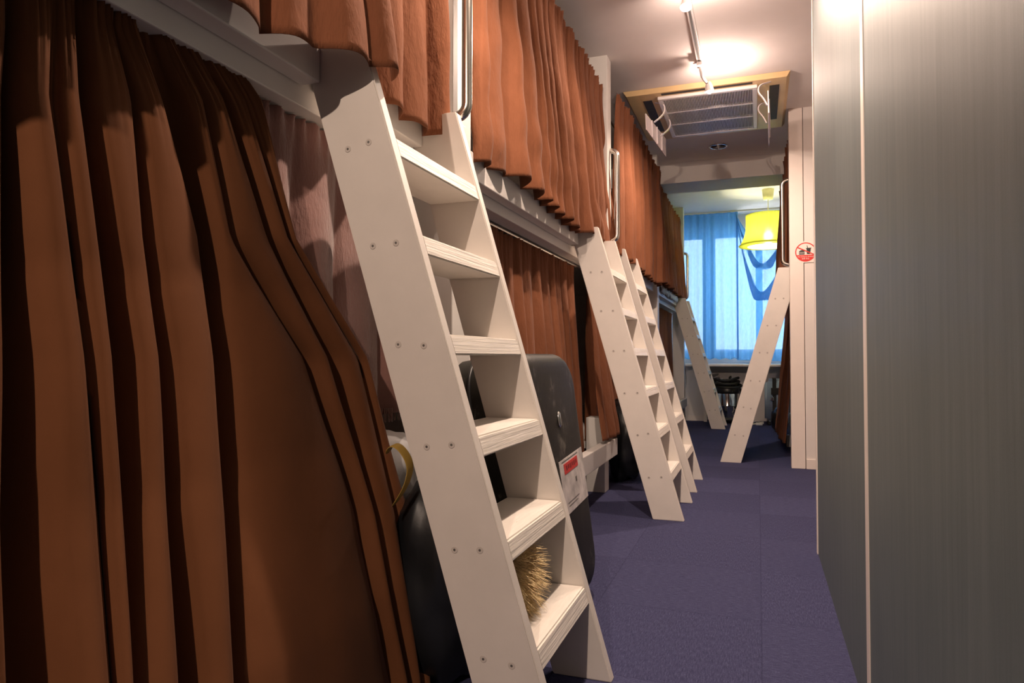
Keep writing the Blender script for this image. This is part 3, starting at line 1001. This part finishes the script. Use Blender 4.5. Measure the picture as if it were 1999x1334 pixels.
# ------------------------------------------------------------------ far end: lamp, window curtains, counter
t = thing('pendant_lamp', 'yellow flared drum pendant lamp hanging before the blue curtain', 'pendant lamp', (.115, 7.8, CEIL))
part('canopy', lathe(bmesh.new(), [(.048, 2.49), (.055, 2.53), (.062, 2.599)], .115, 7.8, 28), M['yellow_plastic'], t, True)
part('cord', tube(bmesh.new(), [(.115, 7.8, 2.49), (.115, 7.8, 2.27)], .004, 8), M['yellow_plastic'], t, True)
prof = []
for i in range(15):
    v = i / 14
    prof.append((.215 + .012 * (1 - v) + .075 * v ** 3.2, 2.325 - .325 * v))
b_ = lathe(bmesh.new(), prof, .115, 7.8, 180, False, 45, .0022)
o = part('lamp_shade', b_, M['shade'], t, True); s = o.modifiers.new('thickness', 'SOLIDIFY'); s.thickness = .002
b_ = bmesh.new(); lathe(b_, [(.302, 2.002), (.305, 1.996), (.30, 1.99), (.215, 1.985), (.215, 1.99), (.302, 2.002)], .115, 7.8, 60, False)
part('bottom_rim', b_, M['shade'], t, True)
part('diffuser', lathe(bmesh.new(), [(.005, 1.988), (.214, 1.988), (.214, 1.986), (.005, 1.986)], .115, 7.8, 48, False), M['diffuser'], t)
part('socket', lathe(bmesh.new(), [(.02, 2.20), (.022, 2.27), (.012, 2.28)], .115, 7.8, 16), M['yellow_plastic'], t, True)
b_ = bmesh.new(); bmesh.ops.create_uvsphere(b_, u_segments=16, v_segments=10, radius=.032, matrix=Matrix.Translation((.115, 7.8, 2.16)))
part('bulb', b_, M['diffuser'], t, True)
L = bpy.data.lights.new('pendant_bulb', 'POINT'); L.energy = 11; L.color = (1, .96, .75); L.shadow_soft_size = .04
lo = bpy.data.objects.new('pendant_light', L); C.objects.link(lo); lo.parent = t; lo.location = (0, 0, -.50)

# window curtains (face along X)
def window_sheet(x0, x1, y, ztop, zbot, n, amp, seed, nu=140, nv=60, pts=None):
    rows = []
    for j in range(nv + 1):
        v = j / nv; row = []
        for i in range(nu + 1):
            u = i / nu
            d = math.sin(u * n * 2 * PI + 1.1 * math.sin(u * 9 + seed) + .5 * v * math.sin(u * 5))
            yy = y + amp * (.5 + .5 * v) * d + .008 * noise.noise(Vector((u * 7, v * 4, seed)))
            x = x0 + (x1 - x0) * u
            row.append(Vector((x, yy, ztop + (zbot - ztop) * v + .008 * d * v)))
        rows.append(row)
    return rows
o = sheet('window_curtain', window_sheet(-.90, -.22, 8.80, 2.585, .775, 7, .022, 3), M['bluecloth'], origin=(-.55, 8.8, .78), thick=.001)
tag(o, 'straight translucent blue curtain on the left half of the window', 'curtain', 'blue window curtains')
# right half has slipped off its hooks and sags between two points
rows = []
for j in range(71):
    v = j / 70; row = []
    for i in range(101):
        u = i / 100
        x = -.24 + .78 * u
        # top edge hangs in a deep swag
        sw = math.sin(PI * min(1, u / .78)) if u < .78 else 0
        zt = 2.57 - .36 * sw ** .8 - .02 * u
        zb_ = .76 - .02 * u
        fold = .06 * math.sin(v * 22 - 9 * abs(u - .40) * 2.2) * math.exp(-((v - .12) / .30) ** 2) * sw
        yy = 8.765 + .02 * math.sin(u * 6 * 2 * PI + v * 1.5) * (1 - .7 * sw * (1 - v)) + fold - .02 * sw * (1 - v)
        row.append(Vector((x, yy, zt + (zb_ - zt) * v)))
    rows.append(row)
o = sheet('window_curtain', rows, M['bluecloth'], origin=(.1, 8.77, .78), thick=.001)
def swag_z(u, depth): return 2.57 - .02 * u - depth * max(0., math.sin(PI * min(1, u / .78))) ** .85
for (depth, wd) in ((.98, .15), (.62, .10)):
    g = []
    for j in range(7):
        row = []
        for i in range(61):
            u = .01 + .76 * i / 60
            q = j / 6
            zc = swag_z(u, depth)
            row.append(Vector((-.24 + .78 * u, 8.742 - .016 * math.sin(PI * q), zc + .012 * math.sin(u * 13 + depth * 9) - wd * (q + .12 * math.sin(u * 23 + q * 2)) * (.85 + 1.3 * math.cos(PI * u / .78) ** 2) * min(1, 4 * u, 4 * (.78 - u)))))
        g.append(row)
    sheet('heading_fold', g, M['bluecloth'], o, .001)
tag(o, 'blue curtain slipped from its hooks, sagging behind the yellow lamp', 'curtain', 'blue window curtains')
t = thing('curtain_track', 'slim curtain track along the ceiling above the blue curtains', 'curtain track', (-.2, 8.8, CEIL))
part('channel', B(-.92, .70, 8.785, 8.81, 2.583, CEIL - .0005), M['white_plastic'], t)
part('end_cap', B(-.935, -.92, 8.782, 8.813, 2.58, CEIL - .0005), M['white_plastic'], t)

t = thing('counter', 'white counter top below the blue window curtains', 'counter', (-.2, 8.8, 0))
part('top', B(-.93, 1.15, 8.56, 9.055, .685, .712, .004), M['trimpaint'], t)
part('side_panel', B(-.93, -.64, 8.86, 9.05, 0, .685), M['wallpaint'], t)
part('leg', B(-.635, -.595, 8.74, 8.78, 0, .685, .003), M['trimpaint'], t)
part('baseboard', B(-.93, -.64, 8.85, 8.86, 0, .06), M['trimpaint'], t)

# vacuum cleaner
vx, vy = -.355, 8.72
t = thing('vacuum_cleaner', 'round steel canister vacuum with coiled black hose under the counter', 'vacuum cleaner', (vx, vy, 0))
part('canister', lathe(bmesh.new(), [(.13, .06), (.135, .07), (.135, .205), (.138, .21), (.135, .215), (.135, .365), (.13, .37)], vx, vy, 40), M['polished'], t, True, 'polished steel drum')
part('base', lathe(bmesh.new(), [(.12, .03), (.15, .035), (.152, .055), (.135, .07)], vx, vy, 36), M['black'], t, True)
part('head', lathe(bmesh.new(), [(.14, .36), (.145, .38), (.14, .42), (.11, .46), (.05, .475)], vx, vy, 36), M['black'], t, True)
b_ = bmesh.new()
pts = []
for i in range(90):
    a = i / 90 * 2 * PI * 3
    pts.append((vx + (.145 + .015 * math.sin(a * 1.3)) * math.cos(a), vy + .13 * math.sin(a), .40 + .022 * a / 3 + .01 * math.sin(a * 2.1)))
tube(b_, pts, .017, 10)
part('hose', b_, M['rubber'], t, True)
part('handle', tube(bmesh.new(), [(vx + .03, vy, .46), (vx + .03, vy, .55), (vx + .05, vy, .56)], .014, 10), M['black'], t, True)
b_ = bmesh.new()
tube(b_, [(vx - .13, vy + .02, .44), (vx - .145, vy + .02, .54)], .014, 8)
prism(b_, [(vx - .225, .515), (vx - .10, .575), (vx - .10, .60), (vx - .225, .575)], 'y', vy, vy + .06, .006)
part('floor_nozzle', b_, M['black'], t)
for a in range(4):
    an = PI / 4 + a * PI / 2
    b_ = bmesh.new(); bmesh.ops.create_uvsphere(b_, u_segments=12, v_segments=8, radius=.0235, matrix=Matrix.Translation((vx + .125 * math.cos(an), vy + .125 * math.sin(an), .0235)))
    part('caster', b_, M['rubber'], t, True)

# blue-grey suitcase
t = thing('suitcase', 'blue-grey ribbed suitcase with a black strap, under the counter', 'suitcase', (.20, 8.62, 0))
b_ = bmesh.new()
sx0, sx1, sy0, sy1 = .07, .42, 8.50, 8.74
box(b_, sx0, sx1, sy0, sy1, .035, .545)
bmesh.ops.bevel(b_, geom=[e for e in b_.edges], offset=.045, segments=5, affect='EDGES')
part('shell', b_, M['blueshell'], t, True)
b_ = bmesh.new()
for k in range(14):
    zz = .10 + k * .03
    tube(b_, [(sx0 + .17, sy0 - .001, zz), (sx1 - .03, sy0 - .001, zz)], .005, 6)
part('rib', b_, M['blueshell'], t, True)
b_ = bmesh.new()
box(b_, sx0 + .085, sx0 + .128, sy0 - .004, sy1 + .004, .03, .55, .002)
part('strap', b_, M['rubber'], t)
part('buckle', B(sx0 + .07, sx0 + .16, sy0 - .012, sy0 - .004, .36, .44, .003), M['black'], t)
pad = part('padlock', B(sx0 + .06, sx0 + .10, sy0 - .03, sy0 - .012, .29, .325, .004), M['polished'], t)
part('shackle', tube(bmesh.new(), arc((sx0 + .08, sy0 - .021, .325), .014, 0, PI, 8, (1, 0, 0), (0, 0, 1)), .003, 6), M['polished'], pad, True)
part('carry_handle', tube(bmesh.new(), [(sx0 + .19, 8.62, .54), (sx0 + .20, 8.62, .575), (sx0 + .29, 8.62, .575), (sx0 + .30, 8.62, .54)], .011, 10), M['white_plastic'], t, True, 'pale carry handle')
for (a, c) in ((sx0 + .05, sy0 + .05), (sx1 - .05, sy0 + .05), (sx0 + .05, sy1 - .05), (sx1 - .05, sy1 - .05)):
    part('caster', lathe(bmesh.new(), [(.015, .001), (.02, .008), (.02, .03), (.015, .042)], a, c, 14), M['rubber'], t, True)
# dark bag beside the right lower curtain
t = thing('shopping_bag', 'small black bag on the carpet beside the right lower curtain', 'bag', (.19, 7.85, 0))
part('body', blob(bmesh.new(), (.21, 7.85, .125), (.085, .12, .125), 44, .12), M['leather'], t, True)
part('handle', tube(bmesh.new(), arc((.21, 7.85, .215), .05, 0, PI, 10, (0, 1, 0), (0, 0, 1)), .006, 8), M['leather'], t, True)
# white power strip and cable
t = thing('power_strip', 'white power strip with a loose cable on the carpet under the counter', 'power strip', (-.02, 8.55, 0))
part('body', B(-.03, .045, 8.50, 8.545, 0, .03, .005), M['white_plastic'], t)
cb = [(-.03, 8.52, .012), (-.09, 8.50, .006), (-.13, 8.56, .006), (-.06, 8.66, .006), (.03, 8.70, .006), (.05, 8.62, .02), (-.02, 8.58, .045), (-.07, 8.53, .03), (-.12, 8.47, .006)]
for _ in range(3):
    Q = [Vector(cb[0])]
    for a, c in zip(cb, cb[1:]): Q += [Vector(a).lerp(Vector(c), .25), Vector(a).lerp(Vector(c), .75)]
    Q.append(Vector(cb[-1])); cb = Q
part('cable', tube(bmesh.new(), cb, .005, 8), M['white_plastic'], t, True)
part('plug', B(.03, .06, 8.66, 8.70, 0, .028, .004), M['white_plastic'], t)

# ------------------------------------------------------------------ no food / no drink sign
SX, SZ, SY, R = .327, 1.552, 5.31, .069
t = thing('no_food_sign', 'round red no eating or drinking sticker on the cream wall stub', 'sign', (SX, SY, SZ))
def disc(r, y, th, seg=64):
    b_ = bmesh.new()
    bmesh.ops.create_cone(b_, cap_ends=True, segments=seg, radius1=r, radius2=r, depth=th,
                          matrix=Matrix.Translation((SX, y, SZ)) @ Matrix.Rotation(PI / 2, 4, 'X'))
    return b_
part('backing', B(SX - R * 1.12, SX + R * .97, SY - .0054, SY - .0049, SZ - R * 1.1, SZ + R * 1.1), M['stickerwhite'], t)
b_ = bmesh.new()
N = 64
rin = R * .90
vo = [[b_.verts.new((SX + rr_ * math.cos(2 * PI * k / N), y_, SZ + rr_ * math.sin(2 * PI * k / N))) for k in range(N)]
      for rr_, y_ in ((R, SY - .0056), (R, SY - .0066), (rin, SY - .0066), (rin, SY - .0056))]
for k in range(N):
    k2 = (k + 1) % N
    for a in range(4):
        b_.faces.new([vo[a][k], vo[a][k2], vo[(a + 1) % 4][k2], vo[(a + 1) % 4][k]])
part('ring', b_, M['red'], t, False, 'red ring')
# lower red segment
seg = []
z_cut = -.30 * R
a0 = math.asin(-.30 / .93)
for i in range(33):
    a = PI - a0 + (PI + 2 * a0) * i / 32
    seg.append((SX + R * .93 * math.cos(a), SZ + R * .93 * math.sin(a)))
part('text_field', prism(bmesh.new(), seg, 'y', SY - .0064, SY - .0057), M['red'], t, False, 'red text field')
b_ = bmesh.new()
d = Vector((math.cos(math.radians(-27)), 0, math.sin(math.radians(-27)))); nrm = Vector((-d.z, 0, d.x))
ce = Vector((SX, 0, SZ + .12 * R))
pts = [ce - d * R * .93 + nrm * .0036, ce + d * R * .97 + nrm * .0036, ce + d * R * .97 - nrm * .0036, ce - d * R * .93 - nrm * .0036]
prism(b_, [(q.x, q.z) for q in pts], 'y', SY - .0078, SY - .0066)
part('slash', b_, M['red'], t, False, 'red diagonal bar')
# burger: bun, patty, bottom bun
b_ = bmesh.new()
bx_, bz_ = SX - .36 * R, SZ - .02 * R
prism(b_, [(bx_ + .27 * R * math.cos(PI * i / 14), bz_ + .03 * R + .2 * R * math.sin(PI * i / 14)) for i in range(15)], 'y', SY - .0066, SY - .0057)
box(b_, bx_ - .28 * R, bx_ + .28 * R, SY - .0066, SY - .0057, bz_ - .09 * R, bz_ - .015 * R)
box(b_, bx_ - .26 * R, bx_ + .26 * R, SY - .0066, SY - .0057, bz_ - .23 * R, bz_ - .13 * R)
part('burger_pictogram', b_, M['ink'], t, False, 'black burger pictogram')
b_ = bmesh.new()
cx_, cz_ = SX + .30 * R, SZ + .10 * R
prism(b_, [(cx_ - .17 * R, cz_ - .32 * R), (cx_ + .13 * R, cz_ - .32 * R), (cx_ + .21 * R, cz_ + .26 * R), (cx_ - .22 * R, cz_ + .26 * R)], 'y', SY - .0066, SY - .0057)
box(b_, cx_ - .26 * R, cx_ + .25 * R, SY - .0067, SY - .0057, cz_ + .25 * R, cz_ + .32 * R)
prism(b_, [(cx_ - .13 * R, cz_ + .3 * R), (cx_ - .06 * R, cz_ + .3 * R), (cx_ - .13 * R, cz_ + .58 * R), (cx_ - .19 * R, cz_ + .56 * R)], 'y', SY - .0066, SY - .0057)
part('cup_pictogram', b_, M['ink'], t, False, 'black drink cup pictogram')
def text(s, size, x, z, y, mat, parent):
    cu = bpy.data.curves.new('lettering', 'FONT'); cu.body = s; cu.size = size; cu.align_x = 'CENTER'; cu.extrude = .0002
    cu.materials.append(mat)
    tmp = bpy.data.objects.new('lettering_outline', cu); C.objects.link(tmp)
    bpy.context.view_layer.update()
    me = bpy.data.meshes.new_from_object(tmp.evaluated_get(bpy.context.evaluated_depsgraph_get()))
    bpy.data.objects.remove(tmp)
    me.materials.clear(); me.materials.append(mat)
    o = bpy.data.objects.new('lettering', me); C.objects.link(o)
    o.rotation_euler = (PI / 2, 0, 0); o.parent = parent
    o.location = Vector((x, y, z)) - parent.location
    return o
text('No eating or drinking', .0119, SX, SZ - .53 * R, SY - .0067, M['stickerwhite'], t)
text('飲食 禁止', .0115, SX, SZ - .75 * R, SY - .0067, M['stickerwhite'], t)

# ------------------------------------------------------------------ daylight, world, camera
L = bpy.data.lights.new('daylight', 'AREA'); L.shape = 'RECTANGLE'; L.size = 1.7; L.size_y = 1.7
L.energy = 62; L.color = (.90, .93, 1)
lo = bpy.data.objects.new('window_daylight', L); C.objects.link(lo)
lo.location = (-.2, YF + .7, 1.75); lo.rotation_euler = (-PI / 2, 0, 0)
w = bpy.data.worlds.new('World'); bpy.context.scene.world = w
w.use_nodes = True
bg = w.node_tree.nodes['Background']
bg.inputs['Color'].default_value = (.72, .87, 1, 1)
bg.inputs['Strength'].default_value = 1.8

cam = bpy.data.cameras.new('camera')
cam.sensor_width = 36; cam.sensor_fit = 'HORIZONTAL'
cam.lens = 36 * 1333 / 1999
cam.clip_start = .02; cam.clip_end = 100
co = bpy.data.objects.new('camera', cam); C.objects.link(co)
co.location = (0, 0, H)
co.rotation_euler = (PI / 2 + pitch, 0, yaw)
sc = bpy.context.scene
sc.camera = co
sc.view_settings.view_transform = 'Standard'
sc.view_settings.look = 'None'
sc.view_settings.gamma = 1
sc.view_settings.use_curve_mapping = False
sc.view_settings.exposure = 0
sc.cycles.use_denoising = True
sc.cycles.max_bounces = 10
sc.cycles.transparent_max_bounces = 16
